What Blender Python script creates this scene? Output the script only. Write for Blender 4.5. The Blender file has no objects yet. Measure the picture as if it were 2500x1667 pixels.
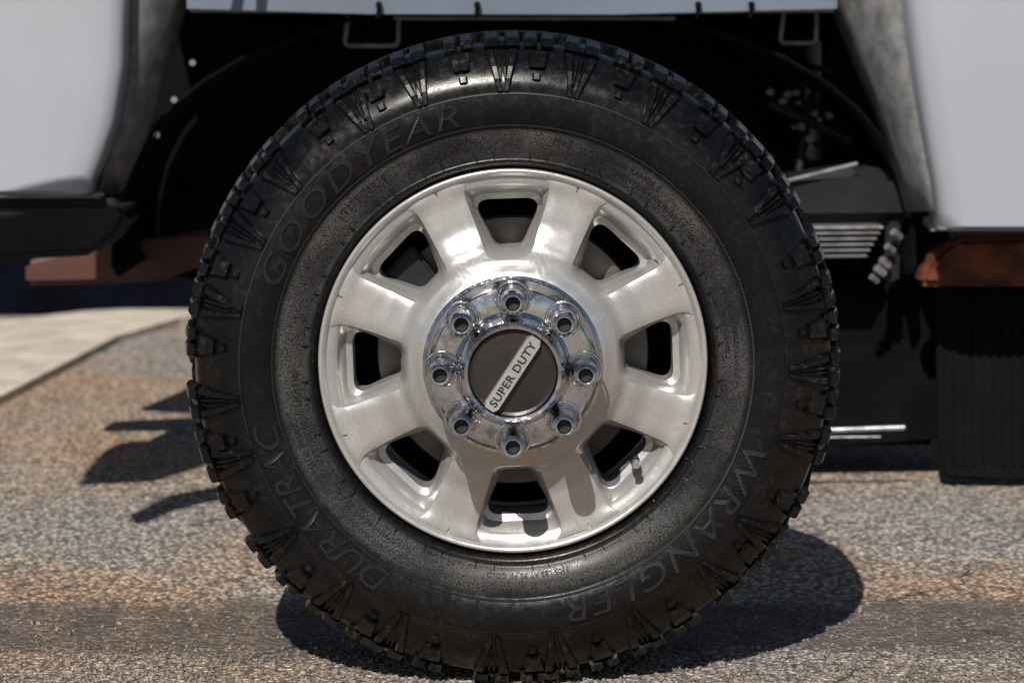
import bpy, bmesh, math, random
from mathutils import Vector, Matrix
random.seed(7)
C = bpy.context.scene
COL = C.collection
R = math.radians
# ------------------------------------------------------------------ camera
CAM_Z = .865; CAM_D = 3.0; F = 5625.0; HOR = 55.0
cd = bpy.data.cameras.new('camera'); cam = bpy.data.objects.new('camera', cd); COL.objects.link(cam)
cam.location = (0, -CAM_D, CAM_Z); cam.rotation_euler = (R(90), 0, 0)
cd.sensor_width = 36; cd.lens = F / 2500 * 36; cd.shift_y = -(833.5 - HOR) / 2500
cd.clip_start = .1; cd.clip_end = 500
cd.dof.use_dof = True; cd.dof.focus_distance = 3.0; cd.dof.aperture_fstop = 4.8
C.camera = cam
# ------------------------------------------------------------------ sky and sun
SX, SY = .23, 1.04            # shadow displacement on the ground per metre of height
sun_dir = Vector((-SX, -SY, 1)).normalized()      # towards the sun
W = bpy.data.worlds.new('World'); C.world = W; W.use_nodes = True
nt = W.node_tree; bgn = nt.nodes['Background']
sky = nt.nodes.new('ShaderNodeTexSky'); sky.sky_type = 'NISHITA'; sky.sun_disc = False
sky.sun_elevation = math.asin(sun_dir.z); sky.sun_rotation = math.atan2(sun_dir.x, sun_dir.y)
nt.links.new(sky.outputs[0], bgn.inputs[0]); bgn.inputs[1].default_value = .05
sd = bpy.data.lights.new('sun', 'SUN'); sd.energy = 5.0; sd.angle = R(.5); sd.color = (1, .94, .86)
so = bpy.data.objects.new('sun', sd); COL.objects.link(so)
so.rotation_euler = (-sun_dir).to_track_quat('-Z', 'Y').to_euler(); so.location = (3, -6, 8)
C.view_settings.view_transform = 'Standard'; C.view_settings.look = 'None'
C.view_settings.exposure = .28; C.view_settings.gamma = 1

# ------------------------------------------------------------------ helpers
def P(px, py, y):
    d = CAM_D + y
    return Vector(((px - 1250) * d / F, y, CAM_Z - (py - HOR) * d / F))
def G(px, py):                                    # pixel of the photograph -> spot on the ground
    d = CAM_Z * F / (py - HOR)
    return Vector(((px - 1250) * d / F, d - CAM_D, 0))
def bm_obj(name, bm, mat, parent=None, smooth=False, kind=None):
    me = bpy.data.meshes.new(name)
    bmesh.ops.recalc_face_normals(bm, faces=bm.faces[:])
    bm.to_mesh(me); bm.free()
    if smooth: me.polygons.foreach_set('use_smooth', [True] * len(me.polygons))
    me.materials.append(mat)
    if smooth and smooth != 1:
        me.set_sharp_from_angle(angle=R(smooth))
    o = bpy.data.objects.new(name, me); COL.objects.link(o)
    if parent: o.parent = parent
    if kind: o['kind'] = kind
    return o
def tag(o, label, cat, group=None):
    o['label'] = label; o['category'] = cat
    if group: o['group'] = group
    return o
def empty(name, loc=(0, 0, 0), rz=0):
    o = bpy.data.objects.new(name, None); COL.objects.link(o); o.location = loc; o.rotation_euler = (0, 0, rz)
    o.empty_display_size = .05
    return o
def fin_bevel(bm, w, seg=2):
    if w: bmesh.ops.bevel(bm, geom=bm.edges[:], offset=w, segments=seg, affect='EDGES', clamp_overlap=True)
def prism(pts, dy, bevel=0, seg=2):
    """front outline (world points), pushed back by dy"""
    bm = bmesh.new()
    a = [bm.verts.new(p) for p in pts]; b = [bm.verts.new(p + Vector((0, dy, 0))) for p in pts]
    bm.faces.new(a); bm.faces.new(b[::-1])
    n = len(pts)
    for i in range(n): bm.faces.new((a[i], b[i], b[(i + 1) % n], a[(i + 1) % n]))
    fin_bevel(bm, bevel, seg)
    return bm
def pxprism(poly, y, dy, bevel=0, k=0, seg=2):
    return prism([P(x + 1250 * k, v, y) for x, v in poly], dy, bevel, seg)
def tube(p0, p1, r, n=16, bm=None):
    bm = bm or bmesh.new(); p0 = Vector(p0); p1 = Vector(p1); d = (p1 - p0).normalized()
    a = d.orthogonal().normalized(); b = d.cross(a)
    r0 = [bm.verts.new(p0 + r * (math.cos(t) * a + math.sin(t) * b)) for t in [2 * math.pi * i / n for i in range(n)]]
    r1 = [bm.verts.new(p1 + r * (math.cos(t) * a + math.sin(t) * b)) for t in [2 * math.pi * i / n for i in range(n)]]
    for i in range(n): bm.faces.new((r0[i], r0[(i + 1) % n], r1[(i + 1) % n], r1[i]))
    bm.faces.new(r0[::-1]); bm.faces.new(r1)
    return bm

# ------------------------------------------------------------------ node helpers
class NT:
    def __init__(s, name):
        s.m = bpy.data.materials.new(name); s.m.use_nodes = True; s.t = s.m.node_tree
        s.b = s.t.nodes['Principled BSDF']; s.tc = s.t.nodes.new('ShaderNodeTexCoord')
    def n(s, ty, **kw):
        x = s.t.nodes.new(ty)
        for k, v in kw.items():
            if k.startswith('i_'):
                key = k[2:]; x.inputs[int(key) if key.isdigit() else key].default_value = v
            else: setattr(x, k, v)
        return x
    def l(s, a, b): s.t.links.new(a, b)
    def set(s, sock, v):
        if hasattr(v, 'links') or hasattr(v, 'is_linked'): s.l(v, sock)
        else: sock.default_value = v
    def math(s, op, a, b=0., c=None, clamp=False):
        x = s.n('ShaderNodeMath', operation=op, use_clamp=clamp)
        s.set(x.inputs[0], a); s.set(x.inputs[1], b)
        if c is not None: s.set(x.inputs[2], c)
        return x.outputs[0]
    def noise(s, scale, detail=4, rough=.55, vec=None, dist=0):
        x = s.n('ShaderNodeTexNoise'); x.inputs['Scale'].default_value = scale
        x.inputs['Detail'].default_value = detail; x.inputs['Roughness'].default_value = rough
        x.inputs['Distortion'].default_value = dist
        s.l(vec or s.tc.outputs['Object'], x.inputs['Vector'])
        return x
    def voro(s, scale, feature='F1', vec=None):
        x = s.n('ShaderNodeTexVoronoi', feature=feature); x.inputs['Scale'].default_value = scale
        s.l(vec or s.tc.outputs['Object'], x.inputs['Vector']); return x
    def ramp(s, fac, stops):
        x = s.n('ShaderNodeValToRGB'); cr = x.color_ramp
        while len(cr.elements) < len(stops): cr.elements.new(.5)
        for e, (p, c) in zip(cr.elements, stops):
            e.position = p; e.color = (*c, 1) if hasattr(c, '__len__') else (c, c, c, 1)
        s.l(fac, x.inputs[0]); return x.outputs[0]
    def sm(s, v, lo, hi):                          # smoothstep 0..1
        x = s.n('ShaderNodeMapRange', interpolation_type='SMOOTHSTEP')
        s.set(x.inputs[0], v); x.inputs[1].default_value = lo; x.inputs[2].default_value = hi
        return x.outputs[0]
    def mix(s, f, a, b):
        x = s.n('ShaderNodeMix', data_type='RGBA')
        s.set(x.inputs[0], f)
        for i, v in ((6, a), (7, b)):
            if hasattr(v, 'is_linked'): s.l(v, x.inputs[i])
            else: x.inputs[i].default_value = (*v, 1)
        return x.outputs[2]
    def bump(s, h, strength=.3, dist=.001, prev=None):
        x = s.n('ShaderNodeBump'); x.inputs['Strength'].default_value = strength
        x.inputs['Distance'].default_value = dist; s.l(h, x.inputs['Height'])
        if prev: s.l(prev, x.inputs['Normal'])
        s.l(x.outputs[0], s.b.inputs['Normal']); return x.outputs[0]
    def xyz(s):
        x = s.n('ShaderNodeSeparateXYZ'); s.l(s.tc.outputs['Object'], x.inputs[0]); return x.outputs
    def done(s, col=None, rough=None, metal=None, spec=None, coat=None):
        for k, v in (('Base Color', col), ('Roughness', rough), ('Metallic', metal), ('Specular IOR Level', spec), ('Coat Weight', coat)):
            if v is None: continue
            if isinstance(v, tuple): v = (*v, 1)
            s.set(s.b.inputs[k], v)
        return s.m
SH = 0.; SC = 1.015; ZA = .425; RT = .431
def wheel_uv(s):
    x, y, z = s.xyz()
    v = s.math('SUBTRACT', z, ZA)
    u = s.math('DIVIDE', s.math('SUBTRACT', x, s.math('MULTIPLY', s.math('ADD', v, RT), SH)), SC)
    r = s.math('SQRT', s.math('ADD', s.math('MULTIPLY', u, u), s.math('MULTIPLY', v, v)))
    return u, v, r

def mat_rubber(name, tread=False):
    s = NT(name); u, v, r = wheel_uv(s)
    n1 = s.noise(14, 6, .65); n2 = s.noise(900, 2, .5); n3 = s.noise(6, 4, .6); n4 = s.noise(90, 6, .7)
    base = s.mix(s.sm(n1.outputs[0], .3, .75), (.0014, .0014, .0017), (.0040, .0040, .0043))
    ring = s.math('MULTIPLY', s.sm(r, .258, .268), s.math('SUBTRACT', 1, s.sm(r, .296, .306)))
    fleck = s.sm(n2.outputs[0], .40, .66)
    amt = s.math('ADD', .12, s.math('MULTIPLY', s.sm(n3.outputs[0], .36, .64), .38))
    dust = s.math('MULTIPLY', s.math('MULTIPLY', ring, fleck), amt)
    base = s.mix(dust, base, (.165, .163, .162))
    d2 = s.math('MULTIPLY', s.sm(n4.outputs[0], .50, .74), s.math('MULTIPLY', s.sm(n1.outputs[0], .36, .66), .34 if tread else .10))
    base = s.mix(d2, base, (.13, .115, .10))
    mud = s.math('MULTIPLY', s.math('MULTIPLY', s.sm(n3.outputs[0], .60, .72), s.sm(n4.outputs[0], .45, .6)), .5)
    base = s.mix(mud, base, (.030, .020, .014))
    b1 = s.bump(n2.outputs[0], .22, .0006); s.bump(n1.outputs[0], .12, .003, b1)
    rough = s.math('ADD', .20, s.math('MULTIPLY', s.sm(n4.outputs[0], .35, .7), .18))
    rough = s.math('ADD', rough, s.math('MULTIPLY', dust, .8))
    return s.done(base, rough, 0., .27)
def mat_letter(name):
    s = NT(name); w = s.n('ShaderNodeTexWave', wave_type='BANDS', bands_direction='DIAGONAL'); w.inputs['Scale'].default_value = 160
    s.l(s.tc.outputs['Object'], w.inputs['Vector']); s.bump(w.outputs[0], .5, .0010)
    return s.done((.0065, .0065, .0075), .36, 0., .42)
def mat_silver(name):
    s = NT(name); u, v, r = wheel_uv(s)
    vo = s.voro(1100); fl = s.sm(vo.outputs['Color'], .15, .95)
    n = s.noise(7, 5, .6); n2 = s.noise(45, 6, .7); n3 = s.noise(700, 2, .5)
    base = s.mix(fl, (.37, .365, .358), (.47, .464, .455))
    # brake dust gathers towards the hub and in specks
    bd = s.math('MULTIPLY', s.math('SUBTRACT', 1, s.sm(r, .10, .20)), s.sm(n.outputs[0], .42, .66))
    base = s.mix(s.math('MULTIPLY', bd, .14), base, (.20, .18, .165))
    sp = s.math('MULTIPLY', s.sm(n3.outputs[0], .70, .76), s.sm(n2.outputs[0], .45, .6))
    base = s.mix(s.math('MULTIPLY', sp, .5), base, (.10, .09, .08))
    s.bump(vo.outputs[0], .04, .0005)
    return s.done(base, s.math('ADD', .30, s.math('MULTIPLY', s.sm(n2.outputs[0], .4, .7), .12)), .62, .5)
def mat_chrome(name, col=(.56, .57, .59), tint=None):
    s = NT(name); n = s.noise(38, 4, .6); n2 = s.noise(160, 3, .6)
    base = s.mix(s.sm(n.outputs[0], .45, .7), col, tuple(c * .45 for c in col))
    if tint:
        u, v, r = wheel_uv(s)
        f = s.math('SUBTRACT', 1, s.sm(v, .04, .10)); base = s.mix(s.math('MULTIPLY', f, .8), base, tint)
    s.bump(n.outputs[0], .06, .003)
    return s.done(base, s.math('ADD', .06, s.math('MULTIPLY', s.sm(n2.outputs[0], .4, .75), .25)), 1.)
def mat_plain(name, col, rough=.5, metal=0., var=.35, scale=14, spec=.5, bump=.2):
    s = NT(name); n = s.noise(scale, 6, .62); n2 = s.noise(scale * 14, 3, .6)
    f = s.sm(n.outputs[0], .3, .72)
    base = s.mix(f, tuple(c * (1 - var) for c in col), tuple(min(1, c * (1 + var)) for c in col))
    s.bump(n2.outputs[0], bump, .002)
    return s.done(base, rough, metal, spec)
def mat_asphalt(name, smooth=False):
    s = NT(name)
    vo = s.voro(128 if not smooth else 420); vo2 = s.voro(75); n = s.noise(3.2, 5, .6); n2 = s.noise(1.5, 3, .5); n3 = s.noise(22, 6, .65)
    stone = s.ramp(vo.outputs['Color'], [(0, (.05, .048, .046)), (.3, (.19, .182, .174)), (.55, (.38, .362, .34)), (.82, (.58, .545, .50)), (1., (.82, .78, .72))])
    sep = s.n('ShaderNodeSeparateColor'); s.l(vo.outputs['Color'], sep.inputs[0])
    rust = s.sm(sep.outputs[1], .88, .92)
    stone = s.mix(s.math('MULTIPLY', rust, .6), stone, (.30, .12, .04))
    edge = s.sm(vo.outputs[0], .38, .66)
    base = s.mix(s.math('MULTIPLY', edge, .75), stone, (.040, .038, .037))
    big = s.sm(vo2.outputs[0], .12, .35)
    base = s.mix(s.math('MULTIPLY', s.math('SUBTRACT', 1, big), .35), base, (.36, .35, .34))
    # broad warm and cool areas, and dark worn ones
    base2 = s.n('ShaderNodeMix', data_type='RGBA', blend_type='MULTIPLY'); base2.inputs[0].default_value = 1
    tone = s.ramp(n2.outputs[0], [(.34, (.92, .93, .95)), (.44, (1.02, .98, .93)), (.52, (1.10, .96, .82)), (.62, (1.18, .90, .68))])
    s.l(base, base2.inputs[6]); s.l(tone, base2.inputs[7]); base = base2.outputs[2]
    dk = s.math('MULTIPLY', s.sm(n3.outputs[0], .48, .68), s.sm(n.outputs[0], .48, .62))
    base = s.mix(s.math('MULTIPLY', dk, .55), base, (.035, .031, .029))
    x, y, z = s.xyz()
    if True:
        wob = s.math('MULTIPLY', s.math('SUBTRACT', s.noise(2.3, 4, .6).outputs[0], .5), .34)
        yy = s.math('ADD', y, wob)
        band = s.math('MULTIPLY', s.sm(yy, .13, .20), s.math('SUBTRACT', 1, s.sm(yy, .40, .48)))  # worn smooth strip of asphalt, darkened further to suggest a shadow band
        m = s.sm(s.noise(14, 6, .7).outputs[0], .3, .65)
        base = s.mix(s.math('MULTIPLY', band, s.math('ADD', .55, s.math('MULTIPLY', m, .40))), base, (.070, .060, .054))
    if smooth:
        m = s.sm(s.noise(14, 6, .7).outputs[0], .35, .6)
        base = s.mix(s.math('ADD', .48, s.math('MULTIPLY', m, .35)), base, (.088, .080, .076))
    cn = s.noise(9, 5, .7); mx = s.n('ShaderNodeMix', data_type='VECTOR'); mx.inputs[0].default_value = .10
    s.l(s.tc.outputs['Object'], mx.inputs[4]); s.l(cn.outputs['Color'], mx.inputs[5])
    ck = s.voro(1.5, 'DISTANCE_TO_EDGE', mx.outputs[1])
    crack = s.math('MULTIPLY', s.math('SUBTRACT', 1, s.sm(ck.outputs[0], .0, .006)), s.sm(n.outputs[0], .46, .58))
    base = s.mix(s.math('MULTIPLY', crack, .8), base, (.02, .019, .018))
    h = s.math('SUBTRACT', s.math('SUBTRACT', 1, vo.outputs[0]), s.math('MULTIPLY', crack, 1.5))
    b = s.bump(h, .9 if not smooth else .25, .005); s.bump(n3.outputs[0], .4, .008, b)
    return s.done(base, .82, 0., .35)

M_rub = mat_rubber('black_rubber')
M_tr = mat_rubber('tread_rubber', tread=True)
M_let = mat_letter('raised_rubber')
M_sil = mat_silver('silver_paint')
M_chr = mat_chrome('chrome'); 
M_cap = mat_plain('dark_cap_paint', (.022, .019, .018), .35, .3); 
M_ink = mat_plain('black_ink', (.006, .006, .006), .6)
M_disc = mat_plain('brake_iron', (.11, .10, .095), .5, .5, .5)
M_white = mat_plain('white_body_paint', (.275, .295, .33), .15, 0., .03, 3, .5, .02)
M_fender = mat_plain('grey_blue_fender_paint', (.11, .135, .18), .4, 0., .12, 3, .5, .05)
M_lip = mat_plain('grey_plastic', (.13, .132, .136), .55, 0., .35, 30)
M_dark = mat_plain('underbody_black', (.0022, .0024, .0030), .8, 0., .5, 9, .08)
M_navy = mat_plain('shade_navy', (.0012, .0018, .0045), .9, 0., .5, 6, .05)  # shade colour of the far backdrop
M_rust = mat_plain('rust_brown_paint', (.090, .026, .011), .65, 0., .75, 16, .2, .6)
M_red = mat_plain('rust_red_metal', (.060, .018, .009), .6, 0., .5, 4)
M_grey = mat_plain('dark_grey_metal', (.013, .013, .015), .6, .1, .4, 5, .2)
M_steel = mat_plain('bare_steel', (.42, .42, .43), .35, .8, .4, 50)
M_asph = mat_asphalt('asphalt'); M_patch = mat_asphalt('smooth_asphalt', True)
M_flap = mat_plain('black_flap_rubber', (.0030, .0030, .0032), .75, 0., .4, 12, .10)
M_conc = mat_plain('pale_concrete', (.44, .39, .33), .8, 0., .22, 9)
M_green = mat_plain('green_lens', (.0, .18, .04), .3); M_orange = mat_plain('orange_lens', (.42, .10, .01), .3); M_pale = mat_plain('peach_lens', (.85, .62, .42), .3)

# ------------------------------------------------------------------ ground
bm = bmesh.new()
vs = [bm.verts.new(p) for p in ((-120, -40, 0), (120, -40, 0), (120, 300, 0), (-120, 300, 0))]; bm.faces.new(vs)
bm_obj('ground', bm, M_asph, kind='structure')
# pale concrete gutter at the far left, a real low step
def slab(name, poly, mat, h):
    bm = bmesh.new(); a = [bm.verts.new((p.x, p.y, h)) for p in poly]; b = [bm.verts.new((p.x, p.y, 0)) for p in poly]
    bm.faces.new(a)
    for i in range(len(a)): bm.faces.new((a[i], b[i], b[(i + 1) % len(a)], a[(i + 1) % len(a)]))
    return bm_obj(name, bm, mat, kind='structure')
slab('concrete_gutter', [G(-1400, 1560), G(-500, 1190), G(7, 985), G(285, 838), G(440, 792), G(600, 764), G(464, 762), G(200, 776), G(0, 800), G(-600, 880), G(-1400, 1000)], M_conc, .02)
# loose grit
bm = bmesh.new()
for i in range(4200):
    px = random.uniform(-60, 2560); py = random.choice((random.uniform(1580, 1672), random.uniform(1600, 1672), random.uniform(1480, 1672)))
    g = G(px, py); r = random.uniform(.0012, .0034) if i % 14 else random.uniform(.004, .0065); a0 = random.random() * 6.28
    tv = [bm.verts.new((g.x + r * math.cos(a0 + j * 1.57) * random.uniform(.7, 1.2), g.y + r * math.sin(a0 + j * 1.57), .001)) for j in range(4)]
    top = [bm.verts.new((v.co.x * .5 + g.x * .5, v.co.y * .5 + g.y * .5, .001 + r * random.uniform(.5, .9))) for v in tv]
    bm.faces.new(top)
    for j in range(4): bm.faces.new((tv[j], tv[(j + 1) % 4], top[(j + 1) % 4], top[j]))
go = bm_obj('loose_grit', bm, mat_plain('grit', (.17, .145, .125), .9, 0., .8, 160, .1), kind='stuff')
go['label'] = 'fine loose grit scattered on the asphalt near the wheels'; go['category'] = 'grit'

# ------------------------------------------------------------------ the wheel
def L(u, v, w):                                    # wheel plane (right, up, depth) -> leaning oval wheel
    z = v + ZA
    if v < -.33 and abs(u) < .3 and w < .3:
        k = (-.33 - v) / .1 * max(0, 1 - abs(u) / .22)
        w += (-.010 if w < .11 else .010) * k
    return Vector((SC * u + SH * (v + RT), w, max(z, .003)))
def Lp(r, ph, w): return L(r * math.cos(ph), r * math.sin(ph), w)
def lathe(prof, seg=160, closed=False, cu=0, cv=0):
    bm = bmesh.new(); rings = []
    for r, w in prof:
        if r < 1e-6: rings.append([bm.verts.new(L(cu, cv, w))])
        else: rings.append([bm.verts.new(L(cu + r * math.cos(2 * math.pi * i / seg), cv + r * math.sin(2 * math.pi * i / seg), w)) for i in range(seg)])
    for a, b in zip(rings, rings[1:] + (rings[:1] if closed else [])):
        if len(b) == 1: 
            for i in range(seg): bm.faces.new((a[i], a[(i + 1) % seg], b[0]))
        elif len(a) == 1:
            for i in range(seg): bm.faces.new((a[0], b[i], b[(i + 1) % seg]))
        else:
            for i in range(seg): bm.faces.new((a[i], a[(i + 1) % seg], b[(i + 1) % seg], b[i]))
    return bm
def interp(tab, x):
    if x <= tab[0][0]: return tab[0][1]
    for (a, fa), (b, fb) in zip(tab, tab[1:]):
        if x <= b:
            t = (x - a) / (b - a); t = t * t * (3 - 2 * t); return fa + (fb - fa) * t
    return tab[-1][1]

# tyre carcass: (radius, depth)
side = [(.246, .016), (.251, .008), (.254, .0), (.259, -.006), (.2625, -.007), (.265, -.003), (.268, -.008), (.285, -.013), (.300, -.018),
        (.303, -.017), (.306, -.0195), (.325, -.0235), (.347, -.0245), (.350, -.023), (.353, -.0235), (.366, -.020), (.380, -.012), (.392, -.002), (.399, .006)]
crown = [(.404, .010), (.410, .022), (.4145, .05), (.416, .115), (.4145, .18), (.408, .215), (.398, .226), (.37, .245), (.33, .25), (.29, .242), (.247, .214)]
SIDE_TAB = sorted([(r, w) for r, w in side])
def sw(r):
    for (a, fa), (b, fb) in zip(SIDE_TAB, SIDE_TAB[1:]):
        if a <= r <= b: return fa + (fb - fa) * (r - a) / (b - a)
    return SIDE_TAB[-1][1]
wheel = empty('truck_wheel')
tyre = bm_obj('tyre', lathe(side + crown, 224), M_rub, wheel, smooth=1)

def ribbon(bm, st, sink=.004):
    """st: stations (r, w, nr, nw, height, centre angle, half width in metres)"""
    rows = []
    for r, w, nr, nw, h, ph, hw in st:
        row = []
        for q in (-1, 1):
            a = ph + q * hw / r
            row.append(bm.verts.new(Lp(r - nr * sink, a, w - nw * sink)))
        ch = min(.0022, hw * .35)
        for q in (-1, 1):
            a = ph + q * (hw - ch * .4) / r
            row.append(bm.verts.new(Lp(r + nr * (h - ch), a, w + nw * (h - ch))))
        for q in (-1, 1):
            a = ph + q * (hw - ch * 1.3) / r
            row.append(bm.verts.new(Lp(r + nr * h, a, w + nw * h)))
        rows.append(row)
    for a, b in zip(rows, rows[1:]):
        bm.faces.new((a[4], a[5], b[5], b[4]))
        bm.faces.new((a[2], a[4], b[4], b[2])); bm.faces.new((a[5], a[3], b[3], b[5]))
        bm.faces.new((a[0], a[2], b[2], b[0])); bm.faces.new((a[3], a[1], b[1], b[3]))
    for a, fl in ((rows[0], 1), (rows[-1], 0)):
        bm.faces.new((a[0], a[2], a[4], a[5], a[3], a[1]))
NPITCH = 23; PIT = 2 * math.pi / NPITCH
# stations along the shoulder: r, w, nr, nw
S = [(.352, -.0235, .05, -1), (.366, -.020, .30, -.95), (.380, -.012, .50, -.86), (.392, -.002, .62, -.78), (.3995, .0065, .70, -.71)]
T = [(.4035, .012, .75, -.66), (.409, .022, .90, -.43), (.4135, .045, .985, -.17), (.4150, .066, 1, 0)]
def block(kind, ph):
    bm = bmesh.new()
    if kind == 0:                                   # long pair of ribs running down the sidewall
        for q in (-1, 1):
            cs = [.0042, .0072, .0104, .0134, .0152]
            ribbon(bm, [(r, w, nr, nw, .0055 + .0008 * i, ph + q * c / r, .0038 + .0006 * i) for i, ((r, w, nr, nw), c) in enumerate(zip(S, cs))])
            ribbon(bm, [(r, w, nr, nw, .0055, ph + q * .003 / r, .0014) for i, (r, w, nr, nw) in enumerate(S[1:])])
            ribbon(bm, [(r, w, nr, nw, (.009, .0130, .0135, .0135)[i], ph + q * .0132 / r, .0100) for i, (r, w, nr, nw) in enumerate(T)])
        ribbon(bm, [(r, w, nr, nw, .008, ph, .006) for r, w, nr, nw in T[:3]])
    else:                                           # short block with a little raised square under it
        ribbon(bm, [(r, w, nr, nw, .0065, ph, (.011, .013, .0145)[i]) for i, (r, w, nr, nw) in enumerate(S[2:])])
        ribbon(bm, [(.3665, -.0200, .30, -.95, .0045, ph, .0062), (.3735, -.0165, .4, -.9, .0045, ph, .0062)])
        for q in (-1, 1):
            ribbon(bm, [(r, w, nr, nw, (.009, .0130, .0135, .0135)[i], ph + q * .0106 / r, .0086) for i, (r, w, nr, nw) in enumerate(T)])
    return bm
def cblock(kind, ph):
    bm = bmesh.new()
    st = {2: [(.4155, .076, -.010), (.416, .092, 0.), (.416, .110, .012)], 3: [(.416, .120, .012), (.416, .138, 0), (.4155, .154, -.010)],
          4: [(.4145, .164, -.004), (.413, .188, 0), (.408, .206, .002), (.402, .220, .002)]}[kind]
    hh = .0135
    for q in (-1, 1):
        ribbon(bm, [(r, w, 1, (0 if kind < 4 else (0, .1, .5, .7)[i]), hh - (.004 if kind == 4 and i > 1 else 0), ph + (o + q * .0116) / r, .0096) for i, (r, w, o) in enumerate(st)])
    return bm
for i in range(NPITCH):
    ph = PIT * (i + .13 * math.sin(i * 2.4)) + R(92)
    for kind, off in ((0, 0), (1, .5)):
        bm_obj('tread_block', block(kind, ph + PIT * off), M_tr, tyre)
    for kind, off in ((2, .08), (2, .58), (3, .30), (3, .80), (4, .12), (4, .62)):
        bm_obj('tread_block', cblock(kind, ph + PIT * off), M_tr, tyre)
# fine ticks and small ridges on the bead
bm = bmesh.new()
for i in range(72):
    ph = 2 * math.pi * i / 72 + random.uniform(-.01, .01)
    r0 = .2625 if i % 3 else .255
    ribbon(bm, [(r0, sw(r0), 0, -1, .0016, ph, .0007), (r0 + .009, sw(r0 + .009), 0, -1, .0016, ph + .006, .0007)], .002)
bm_obj('bead_ticks', bm, M_let, tyre, kind='stuff')

def text_mesh(body, size, extrude, spacing=1.0, shear=0., off=0.):
    cu = bpy.data.curves.new('t', 'FONT'); cu.body = body; cu.size = size; cu.extrude = extrude
    cu.space_character = spacing; cu.resolution_u = 3; cu.shear = shear; cu.offset = off
    o = bpy.data.objects.new('t', cu); COL.objects.link(o)
    dg = bpy.context.evaluated_depsgraph_get(); dg.update()
    me = bpy.data.meshes.new_from_object(o.evaluated_get(dg))
    bpy.data.objects.remove(o); bpy.data.curves.remove(cu)
    return me
def arc_text(name, body, size, rb, ph0, mat, extrude=.0011, spacing=1.1, bold=0., shear=0., lift=.0004, stretch=1.):
    me = text_mesh(body, size, extrude, spacing, shear)
    for v in me.vertices:
        x, y, z = v.co; r = rb + y; a = ph0 - x * stretch / rb
        v.co = Lp(r, a, sw(r) - lift - z)
    me.materials.append(mat)
    o = bpy.data.objects.new(name, me); COL.objects.link(o); o.parent = tyre
    return o
arc_text('sidewall_letters', 'GOODYEAR', .043, .3125, R(163), M_let, .0022, 1.12, shear=.25, stretch=1.3)
arc_text('sidewall_letters', 'WRANGLER', .043, .3125, R(-18), M_let, .0022, 1.12, shear=.25, stretch=1.3)
arc_text('sidewall_letters', 'DURATRAC', .043, .3125, R(-119), M_let, .0022, 1.0, shear=.25, stretch=1.1)
for tx, sz, rb, a in (('LT275/70R18', .014, .285, 140), ('RADIAL', .012, .290, 108), ('TUBELESS', .011, .274, 118), ('M+S', .014, .287, 80), ('LOAD RANGE E', .011, .288, 66),
                      ('PLIES TREAD 2 POLYESTER + 2 STEEL', .008, .276, 62), ('MAX LOAD SINGLE 1650 KG', .009, .283, 20), ('AT 550 kPa', .009, .272, 12),
                      ('MAX LOAD DUAL 1500 KG', .0105, .286, -70), ('3305 LBS AT 80 PSI COLD', .009, .2745, -75), ('SAFETY WARNING', .009, .288, -122), ('MOUNT ONLY ON APPROVED RIMS', .007, .275, -112),
                      ('DOT MADE IN USA', .011, .286, 215), ('LT275/70R18 125/122Q', .011, .275, 206)):
    arc_text('small_letters', tx, sz, rb, R(a), M_ink, .0008, 1.05)
for r0, r1 in ((.306, .3085), (.3475, .3495)):     # raised lines that frame the lettering
    bm_obj('lettering_band', lathe([(r0, sw(r0)), (r0, sw(r0) - .0014), (r1, sw(r1) - .0014), (r1, sw(r1))], 200), M_let, tyre, smooth=30)

# rim face, eight windows
DT = [(.100, -.034), (.112, -.034), (.130, -.022), (.150, -.006), (.185, .004), (.222, .006), (.236, .003), (.2415, .004)]
def outline(r0, r1, h0, h1, cr, N, RC):
    """rounded trapezoid, sampled in N directions round (RC, 0) -> list of radii"""
    cs = [(r1, h1), (r0, h0), (r0, -h0), (r1, -h1)]
    pts = []
    for i in range(4):
        p = Vector(cs[i]); a = Vector(cs[i - 1]); b = Vector(cs[(i + 1) % 4])
        da = (a - p).normalized(); db = (b - p).normalized(); c = cr[i]
        half = math.acos(max(-1, min(1, da.dot(db)))) / 2; t = c / math.tan(half)
        A = p + da * t; B = p + db * t
        for j in range(13):
            s = j / 12; pts.append((1 - s) ** 2 * A + 2 * s * (1 - s) * p + s * s * B)
    res = []
    for k in range(N):
        th = 2 * math.pi * k / N; d = Vector((math.cos(th), math.sin(th))); best = None
        for i in range(len(pts)):
            p, q = pts[i] - Vector((RC, 0)), pts[(i + 1) % len(pts)] - Vector((RC, 0))
            e = q - p; den = d.x * e.y - d.y * e.x
            if abs(den) < 1e-12: continue
            t = (p.x * e.y - p.y * e.x) / den; s = (p.x * d.y - p.y * d.x) / den
            if t > 0 and -1e-6 <= s <= 1 + 1e-6: best = max(best or 0, t)
        res.append(best)
    return res
RC = .182; NN = 72
def sector_boundary():
    res = []
    ta = math.tan(math.pi / 8)
    for k in range(NN):
        th = 2 * math.pi * k / NN; dx, dy = math.cos(th), math.sin(th); best = 9
        for ro, inner in ((.2415, 0), (.106, 1)):
            b = RC * dx; disc = b * b - (RC * RC - ro * ro)
            if disc > 0:
                for t in (-b - math.sqrt(disc), -b + math.sqrt(disc)):
                    if t > 1e-6: best = min(best, t) if inner or t > 0 else best
        for sg in (-1, 1):                           # y = sg*ta*x
            den = dy - sg * ta * dx
            if abs(den) > 1e-9:
                t = sg * ta * RC / den
                if t > 1e-6: best = min(best, t)
        res.append(best)
    return res
SB = sector_boundary()
O0 = outline(.1340, .2394, .0270, .0630, (.024, .020, .020, .024), NN, RC)
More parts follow.
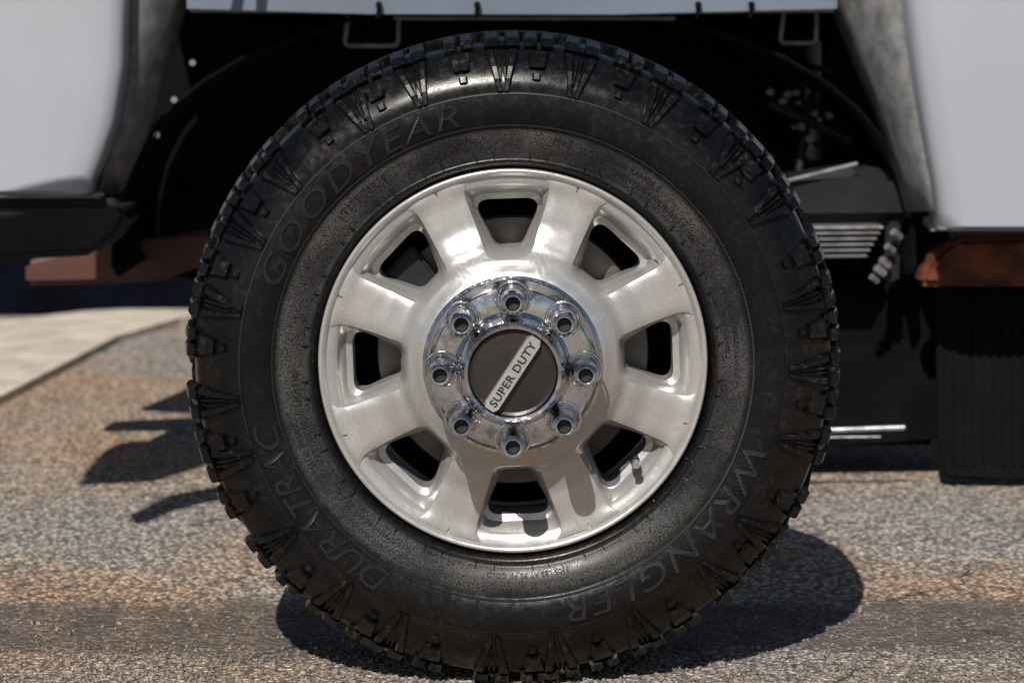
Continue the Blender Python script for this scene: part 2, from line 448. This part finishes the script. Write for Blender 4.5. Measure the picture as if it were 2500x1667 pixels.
O1 = outline(.1385, .2362, .0235, .0590, (.022, .019, .019, .022), NN, RC)
O2 = outline(.1415, .2230, .0210, .0550, (.020, .016, .016, .020), NN, RC)
O3 = outline(.1430, .2160, .0195, .0520, (.018, .015, .015, .018), NN, RC)
O4 = outline(.1450, .2080, .0170, .0465, (.016, .013, .013, .016), NN, RC)
def sector_mesh(bm, rot):
    def pt(k, t, w=None, base=None):
        th = 2 * math.pi * k / NN; x = RC + t * math.cos(th); y = t * math.sin(th)
        r = math.hypot(x, y); a = math.atan2(y, x)
        d = interp(DT, r)
        return r, a, d
    levels = []
    for s in (1, .75, .5, .3, .15, .06, 0):
        row = []
        for k in range(NN):
            t = O0[k] + (SB[k] - O0[k]) * s
            r, a, d = pt(k, t); e = min(1, (t - O0[k]) / .010) if s < 1 else min(1, (SB[k] - O0[k]) / .010)
            row.append(bm.verts.new(Lp(r, a + rot, d + .0008 * (1 - e) ** 2 - .0012 * e)))
        levels.append(row)
    for O, dd in ((O1, .012), (O2, .0165), (O3, .031), (O4, .035), (O4, .044), (O4, .080)):
        row = []
        for k in range(NN):
            r, a, d = pt(k, O[k]); row.append(bm.verts.new(Lp(r, a + rot, max(d, -.012) + dd)))
        levels.append(row)
    for A, B in zip(levels, levels[1:]):
        for k in range(NN): bm.faces.new((A[k], A[(k + 1) % NN], B[(k + 1) % NN], B[k]))
bm = bmesh.new()
for i in range(8): sector_mesh(bm, i * math.pi / 4 + R(2))
bmesh.ops.remove_doubles(bm, verts=bm.verts[:], dist=.0004)
rim = bm_obj('rim', bm, M_sil, wheel, smooth=38)
bm_obj('rim_flange', lathe([(.2405, .0015), (.2435, -.002), (.2465, -.0045), (.2495, -.003), (.2500, .002), (.2485, .012), (.2455, .020)], 200), M_sil, rim, smooth=1)
bm_obj('flange_backing', lathe([(.2415, .0040), (.236, .0052), (.229, .0080), (.226, .012)], 200), M_sil, rim, smooth=1)
bm_obj('rim_barrel', lathe([(.2405, .005), (.236, .03), (.226, .05), (.220, .08), (.222, .20), (.238, .215)], 160), M_sil, rim, smooth=1)
# brake disc and hub behind the windows
disc = bm_obj('brake_disc', lathe([(.060, .060), (.120, .062), (.122, .095), (.178, .096), (.180, .100), (.180, .128), (.06, .128)], 96), M_disc, wheel, smooth=30)
bm_obj('dust_shield', lathe([(.02, .150), (.215, .150), (.217, .16)], 96), M_dark, disc, smooth=30)
bm = bmesh.new()
cal = []
for w in (.070, .13):
    cal.append([bm.verts.new(Lp(r, R(150) + q * a, w)) for r, a, q in ((.12, .25, -1), (.195, .30, -1), (.200, 0, 1), (.195, .30, 1), (.12, .25, 1))])
bm.faces.new(cal[0]); bm.faces.new(cal[1][::-1])
for i in range(5): bm.faces.new((cal[0][i], cal[0][(i + 1) % 5], cal[1][(i + 1) % 5], cal[1][i]))
fin_bevel(bm, .004); bm_obj('brake_caliper', bm, M_grey, disc)
# chrome hub cover
hub = bm_obj('hub_cover', lathe([(.1135, -.028), (.1145, -.036), (.1105, -.0385), (.1095, -.044), (.106, -.050), (.1045, -.062), (.100, -.0685), (.092, -.071), (.073, -.071), (.069, -.075), (.066, -.100), (.0640, -.110), (.0600, -.114), (.0560, -.1125), (.0545, -.108)], 128), M_chr, wheel, smooth=32)
for i in range(8):
    ph = i * math.pi / 4 + R(0); cu, cv = .0895 * math.cos(ph), .0895 * math.sin(ph)
    nb = lathe([(.0175, -.068), (.0180, -.0745), (.0168, -.0775), (.0158, -.084), (.0160, -.118), (.0146, -.127), (.0110, -.1305), (.0092, -.1300), (.0082, -.120), (0, -.119)], 24, cu=cu, cv=cv)
    ln_ = bm_obj('lug_nut', nb, M_chr, hub, smooth=35); ln_.data.materials.append(M_ink)
    for p_ in ln_.data.polygons:
        if p_.center.y > -.1295 and p_.center.y < -.112 and (p_.center - Vector((SC * cu, p_.center.y, cv + ZA))).length < .0105: p_.material_index = 1
    bm_obj('nut_seat_recess', lathe([(.0195, -.0712), (.0215, -.0735), (.0235, -.0712)], 24, cu=cu, cv=cv), M_chr, hub, smooth=1)
cap = bm_obj('centre_cap', lathe([(.0550, -.104), (.0535, -.1075), (.050, -.1055), (.046, -.106), (0, -.1075)], 96), M_cap, wheel, smooth=25)
ca = R(57); cx_, cy_ = math.cos(ca), math.sin(ca)
def capL(a, b, w): return L(a * cx_ - b * cy_, a * sx_ + b * cx_, w)
sx_ = math.sin(ca)
bm = bmesh.new()
N = 14; half = []
hw = .0092
fr = []; 
pts = [(-.053, -.006), (-.047, -hw), (.047, -hw), (.053, -.006), (.053, .006), (.047, hw), (-.047, hw), (-.053, .006)]
a = [bm.verts.new(capL(x, y, -.1165)) for x, y in pts]; b = [bm.verts.new(capL(x * 1.01, y * 1.1, -.1055)) for x, y in pts]
bm.faces.new(a)
for i in range(8): bm.faces.new((a[i], b[i], b[(i + 1) % 8], a[(i + 1) % 8]))
bar = bm_obj('name_bar', bm, M_sil, cap)
me = text_mesh('SUPER DUTY', .0138, .0004, 1.1, off=.0003)
xs = [v.co.x for v in me.vertices]; mid = (min(xs) + max(xs)) / 2; sc = .094 / (max(xs) - min(xs))
for v in me.vertices: v.co = capL((v.co.x - mid) * sc, v.co.y - .0049, -.1168 - v.co.z)
me.materials.append(M_ink); o = bpy.data.objects.new('bar_letters', me); COL.objects.link(o); o.parent = cap
# valve stem
vb = lathe([(.0065, .020), (.0065, .004), (.0050, .002), (.0048, -.012), (.0036, -.014), (0, -.0145)], 16, cu=.205 * math.cos(R(-40)), cv=.205 * math.sin(R(-40)))
valve = bm_obj('valve_stem', vb, M_let, wheel, smooth=35)
bm_obj('valve_cap', lathe([(.0058, -.010), (.0058, -.018), (.0045, -.020), (0, -.0205)], 16, cu=.205 * math.cos(R(-40)), cv=.205 * math.sin(R(-40))), M_steel, valve, smooth=35)

wheel.location = ((1252 - 1250) / 1875, 0, 0)
tag(wheel, 'silver eight-window truck wheel with chrome hub and knobbly black all-terrain tyre', 'wheel')
# ------------------------------------------------------------------ the white truck
YB = 1.0
truck = empty('white_truck', (0, YB, 0))
tag(truck, 'white truck body with a wide dark wheel arch behind the big wheel', 'truck')
inv = Matrix.Translation((0, -YB, 0))
def tpart(name, bm, mat, parent=None, smooth=False, label=None, kind=None):
    bm.transform(inv); o = bm_obj(name, bm, mat, parent or truck, smooth, kind)
    if label: o['label'] = label
    return o
def tp(name, poly, y, dy, mat, parent=None, bevel=.006, smooth=40, seg=2, label=None):
    return tpart(name, prism([P(a, b, y) for a, b in poly], dy, bevel, seg), mat, parent, smooth, label)
# curved body panels: outer skin bent round towards the arch, swept in depth
def panel(name, edge, far, mat, parent=None):
    """edge: arch side pixels top to bottom; far: same rows at the other side"""
    bm = bmesh.new(); cols = []
    prof = [(0, .085), (.012, .055), (.035, .028), (.08, .010), (.16, .002), (.35, 0), (.65, .004), (1, .015)]
    for t, dz in prof:
        cols.append([bm.verts.new(P(a[0] + (b[0] - a[0]) * t, a[1] + (b[1] - a[1]) * t, YB + dz)) for a, b in zip(edge, far)])
    for A, B in zip(cols, cols[1:]):
        for i in range(len(A) - 1): bm.faces.new((A[i], A[i + 1], B[i + 1], B[i]))
    # rolled lower edge and inner return
    low = [c[-1] for c in cols]
    for (dy, dzz) in ((.02, -.010), (.05, -.004), (.06, .02)):
        new = [bm.verts.new(v.co + Vector((0, dy, dzz))) for v in low]
        for i in range(len(low) - 1): bm.faces.new((low[i], low[i + 1], new[i + 1], new[i]))
        low = new
    inn = [bm.verts.new(v.co + Vector((0, .05, 0))) for v in cols[0]]
    for i in range(len(inn) - 1): bm.faces.new((cols[0][i], cols[0][i + 1], inn[i + 1], inn[i]))
    return tpart(name, bm, mat, parent, 60)
rp = panel('rear_side_panel', [(2190, -230), (2198, -10), (2217, 150), (2241, 300), (2268, 440), (2280, 520), (2284, 553)], [(2760, -230), (2760, -10), (2760, 150), (2760, 300), (2760, 440), (2760, 520), (2760, 553)], M_white)
lp = panel('front_side_panel', [(330, -230), (320, -10), (317, 160), (295, 300), (265, 385), (240, 440), (234, 466)], [(-40, -230), (-40, -10), (-40, 160), (-40, 300), (-40, 385), (-40, 440), (-40, 466)], M_white)
def strip(name, A, B, y0, y1, mat, parent):
    bm = bmesh.new(); rows = []
    for t in (0, .25, .5, .75, 1):
        y = y0 + (y1 - y0) * (t ** 1.5)
        rows.append([bm.verts.new(P(a[0] + (b[0] - a[0]) * t, a[1], y)) for a, b in zip(A, B)])
    for r0, r1 in zip(rows, rows[1:]):
        for i in range(len(A) - 1): bm.faces.new((r0[i], r0[i + 1], r1[i + 1], r1[i]))
    o = tpart(name, bm, mat, parent, 60)
    m = o.modifiers.new('thickness', 'SOLIDIFY'); m.thickness = .008; m.offset = 0
    return o
strip('arch_lip', [(2200, -230), (2200, -10), (2219, 150), (2243, 300), (2271, 440), (2283, 515)], [(2010, -230), (2020, -10), (2085, 150), (2147, 300), (2195, 440), (2215, 515)], YB + .08, YB + .22, M_lip, rp)
strip('arch_lip', [(328, -230), (319, -10), (315, 160), (293, 300), (263, 385), (238, 466)], [(500, -230), (462, -10), (407, 160), (372, 300), (330, 390), (296, 470)], YB + .08, YB + .20, M_lip, lp)
# band of trim along the bottom of the front panel and darker pieces below
tp('lower_trim', [(-60, 474), (245, 474), (248, 484), (-60, 484)], YB + .02, .04, M_lip, lp, .003)
tp('valance', [(-40, 486), (292, 486), (320, 520), (290, 575), (230, 625), (-40, 640)], YB + .05, .15, M_grey, lp, .015, label='dark grey plastic valance under the front panel')
tp('lower_trim', [(2288, 556), (2640, 556), (2640, 563), (2292, 563)], YB + .02, .04, M_lip, rp, .003)
# fender edge over the arch
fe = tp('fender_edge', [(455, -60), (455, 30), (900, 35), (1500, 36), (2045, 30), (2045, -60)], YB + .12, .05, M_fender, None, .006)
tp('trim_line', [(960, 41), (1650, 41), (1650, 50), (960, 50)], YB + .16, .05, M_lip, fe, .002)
for x in (925, 1165, 1705, 1835):
    tpart('clip', tube(P(x, 12, YB + .105), P(x, 12, YB + .13), .006, 12), M_dark, fe)
    tpart('clip_tail', tube(P(x, 20, YB + .115), P(x - 4, 46, YB + .115), .0035, 8), M_dark, fe)
for x0, x1, y0, y1 in ((842, 972, 38, 112), (1905, 1992, 34, 106)):
    bm = bmesh.new()
    for a, b in (((x0 + 8, y0), (x0, y1 - 6)), ((x0, y1 - 6), (x0 + 8, y1)), ((x0 + 8, y1), (x1 - 10, y1)), ((x1 - 10, y1), (x1, y1 - 6)), ((x1, y1 - 6), (x1 + 2, y0))):
        tube(P(*a, YB + .22), P(*b, YB + .22), .0042, 10, bm)
    tpart('hanging_bracket', bm, M_lip, smooth=40)
# dark liner behind the tyre, curved like a real one
bm = bmesh.new(); rows = []
for i in range(25):
    t = i / 24; a = math.pi * (1.06 - 1.12 * t)
    x = 1255 + 985 * math.cos(a); yy = 640 - 640 * math.sin(a) ** .8 if math.sin(a) > 0 else 640 + 200 * abs(math.sin(a))
    rows.append([bm.verts.new(P(x, yy, YB + .20)), bm.verts.new(P(x, yy, YB + .20) + Vector((0, .5, 0)))])
for A, B in zip(rows, rows[1:]): bm.faces.new((A[0], A[1], B[1], B[0]))
ln = tpart('arch_liner', bm, M_dark, None, 60)
m = ln.modifiers.new('thickness', 'SOLIDIFY'); m.thickness = .006
tp('inner_wall', [(150, 40), (150, -120), (3300, -120), (3300, 560), (2300, 640), (2100, 690), (500, 690), (250, 640), (150, 620)], YB + .72, .05, M_dark, None, .01)
tp('roof_of_arch', [(300, -60), (2300, -60), (2300, -20), (300, -20)], YB + .17, .6, M_dark, None, .004)
bm = bmesh.new(); pv = None
for i in range(97):
    a = i / 16 * 2 * math.pi; c = P(1985, 130 + i * 2.9, YB + .50)
    q = c + Vector((.034 * math.cos(a), .034 * math.sin(a), 0))
    if pv is not None: tube(pv, q, .0055, 6, bm)
    pv = q
tpart('coil_spring', bm, M_grey, None, 60)
tpart('damper', tube(P(1985, 100, YB + .50), P(1985, 430, YB + .50), .016, 16), M_lip, smooth=40)
for x in (352, 395, 440):
    tpart('liner_clip', tube(P(x + 30, 330 - (x - 352) * 2, YB + .18), P(x + 30, 330 - (x - 352) * 2, YB + .20), .006, 10), M_lip, smooth=40)
# small fittings glinting in the dark to the right of the tyre
random.seed(11)
for j in range(16):
    x = random.uniform(1860, 2075); y = random.uniform(215, 385); r = random.uniform(4, 11)
    tp('fitting', [(x + r * math.cos(t) * random.uniform(.8, 1.3), y + r * math.sin(t)) for t in [q * math.pi / 4 for q in range(8)]], YB + .40, .03, M_lip, None, .002)
tpart('hose', tube(P(1880, 250, YB + .45), P(2080, 345, YB + .40), .010, 12), M_grey, smooth=40)
tpart('hose', tube(P(1990, 180, YB + .45), P(1950, 420, YB + .40), .008, 12), M_grey, smooth=40)
tp('fuel_tank', [(1850, 470), (1912, 446), (2095, 404), (2200, 420), (2262, 470), (2260, 545), (1880, 548)], YB + .25, .3, M_grey, None, .02)
tpart('tank_strap', tube(P(1850, 460, YB + .24), P(2093, 400, YB + .24), .004, 10), M_lip, smooth=40)
ls = tp('leaf_spring', [(1960, 550), (2150, 546), (2150, 634), (1960, 636)], YB + .25, .05, M_dark, None, .004)
for j in range(6):
    y = 554 + 14 * j
    tp('leaf', [(1950, y), (2158 - 8 * j, y - 2), (2158 - 8 * j, y + 5), (1950, y + 7)], YB + .20, .06, M_steel if j == 0 else M_lip, ls, .002)
sh = tp('shackle', [(2166, 545), (2200, 540), (2196, 690), (2158, 696)], YB + .22, .03, M_grey, None, .006)
for x, y, r in ((2262, 546, 9), (2188, 572, 15), (2172, 606, 13), (2160, 640, 15), (2148, 660, 16), (2134, 680, 12)):
    tpart('knuckle', tube(P(x - r * .5, y - r * .4, YB + .19), P(x + r * .6, y + r * .5, YB + .20), r * .00050, 8), M_steel if y > 630 else M_lip, sh, 40)
tp('running_board', [(2240, 700), (2262, 640), (2330, 582), (2700, 572), (2700, 700)], YB + .14, .06, M_rust, None, .012, label='rust-brown running board under the rear panel')
tp('frame_rail', [(60, 640), (230, 600), (520, 560), (520, 640), (380, 690), (60, 698)], YB + .50, .10, M_red, None, .01, label='dark rusty frame rail')
# flat unseen casters added above the view, shaped to throw the left pointed shadows
H = 1.34
for nm, poly in (('shadow_caster', [(193, 1184), (377, 1175), (506, 1134), (640, 1128), (640, 1108), (236, 1120), (207, 1150)]), ('shadow_caster_low', [(315, 1258), (325, 1277), (353, 1278), (423, 1246), (620, 1200), (620, 1172), (551, 1186), (397, 1215)])):
    pts = []
    for x, y in poly:
        g = G(x, y); pts.append(Vector((g.x - SX * H, g.y - SY * H, H)))
    bm = bmesh.new(); a = [bm.verts.new(p) for p in pts]; b = [bm.verts.new(p + Vector((0, 0, .02))) for p in pts]
    bm.faces.new(a); bm.faces.new(b[::-1])
    for i in range(len(a)): bm.faces.new((a[i], b[i], b[(i + 1) % len(a)], a[(i + 1) % len(a)]))
    mo = tpart(nm, bm, M_dark); far = max(pts, key=lambda p: p.x)
    tpart('caster_arm', tube(far, (far.x + .35, YB + .10, 1.16), .010, 10), M_dark, mo)
# mud flap and the dark things beside it
mf = tp('mud_flap', [(2286, 700), (2290, 1040), (2296, 1150), (2312, 1168), (2470, 1168), (2530, 1160), (2760, 1130), (2760, 700)], YB + .28, .02, M_flap, None, .006, label='broad black rubber mud flap with faint vertical ribs')
for j in range(11):
    x = 2304 + j * 24
    tp('rib', [(x, 715), (x + 7, 715), (x + 7, 1135), (x, 1135)], YB + .274, .01, M_flap, mf, .0015)
tp('axle_housing', [(1750, 700), (2300, 700), (2310, 1060), (2290, 1088), (1990, 1092), (1750, 1060)], YB + .36, .25, M_dark, None, .03)  # black box that also fills in the shade beside the flap
tpart('bar', tube(P(1900, 1054, YB + .22), P(2208, 1043, YB + .22), .0050, 14), M_steel, smooth=40)
tpart('bar', tube(P(1900, 1068, YB + .22), P(2150, 1066, YB + .22), .0018, 10), M_steel, smooth=40)
# ------------------------------------------------------------------ dark wall standing in for the shade under and behind the truck
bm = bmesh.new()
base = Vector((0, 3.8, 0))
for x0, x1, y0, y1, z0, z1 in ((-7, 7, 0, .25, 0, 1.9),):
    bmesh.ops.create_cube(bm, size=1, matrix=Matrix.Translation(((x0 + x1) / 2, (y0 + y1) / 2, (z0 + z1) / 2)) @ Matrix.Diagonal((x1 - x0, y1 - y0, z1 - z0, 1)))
fw = bm_obj('shade_backdrop', bm, M_navy); fw.location = base
tag(fw, 'very dark blue wall added in place of the shade far behind the truck', 'backdrop')
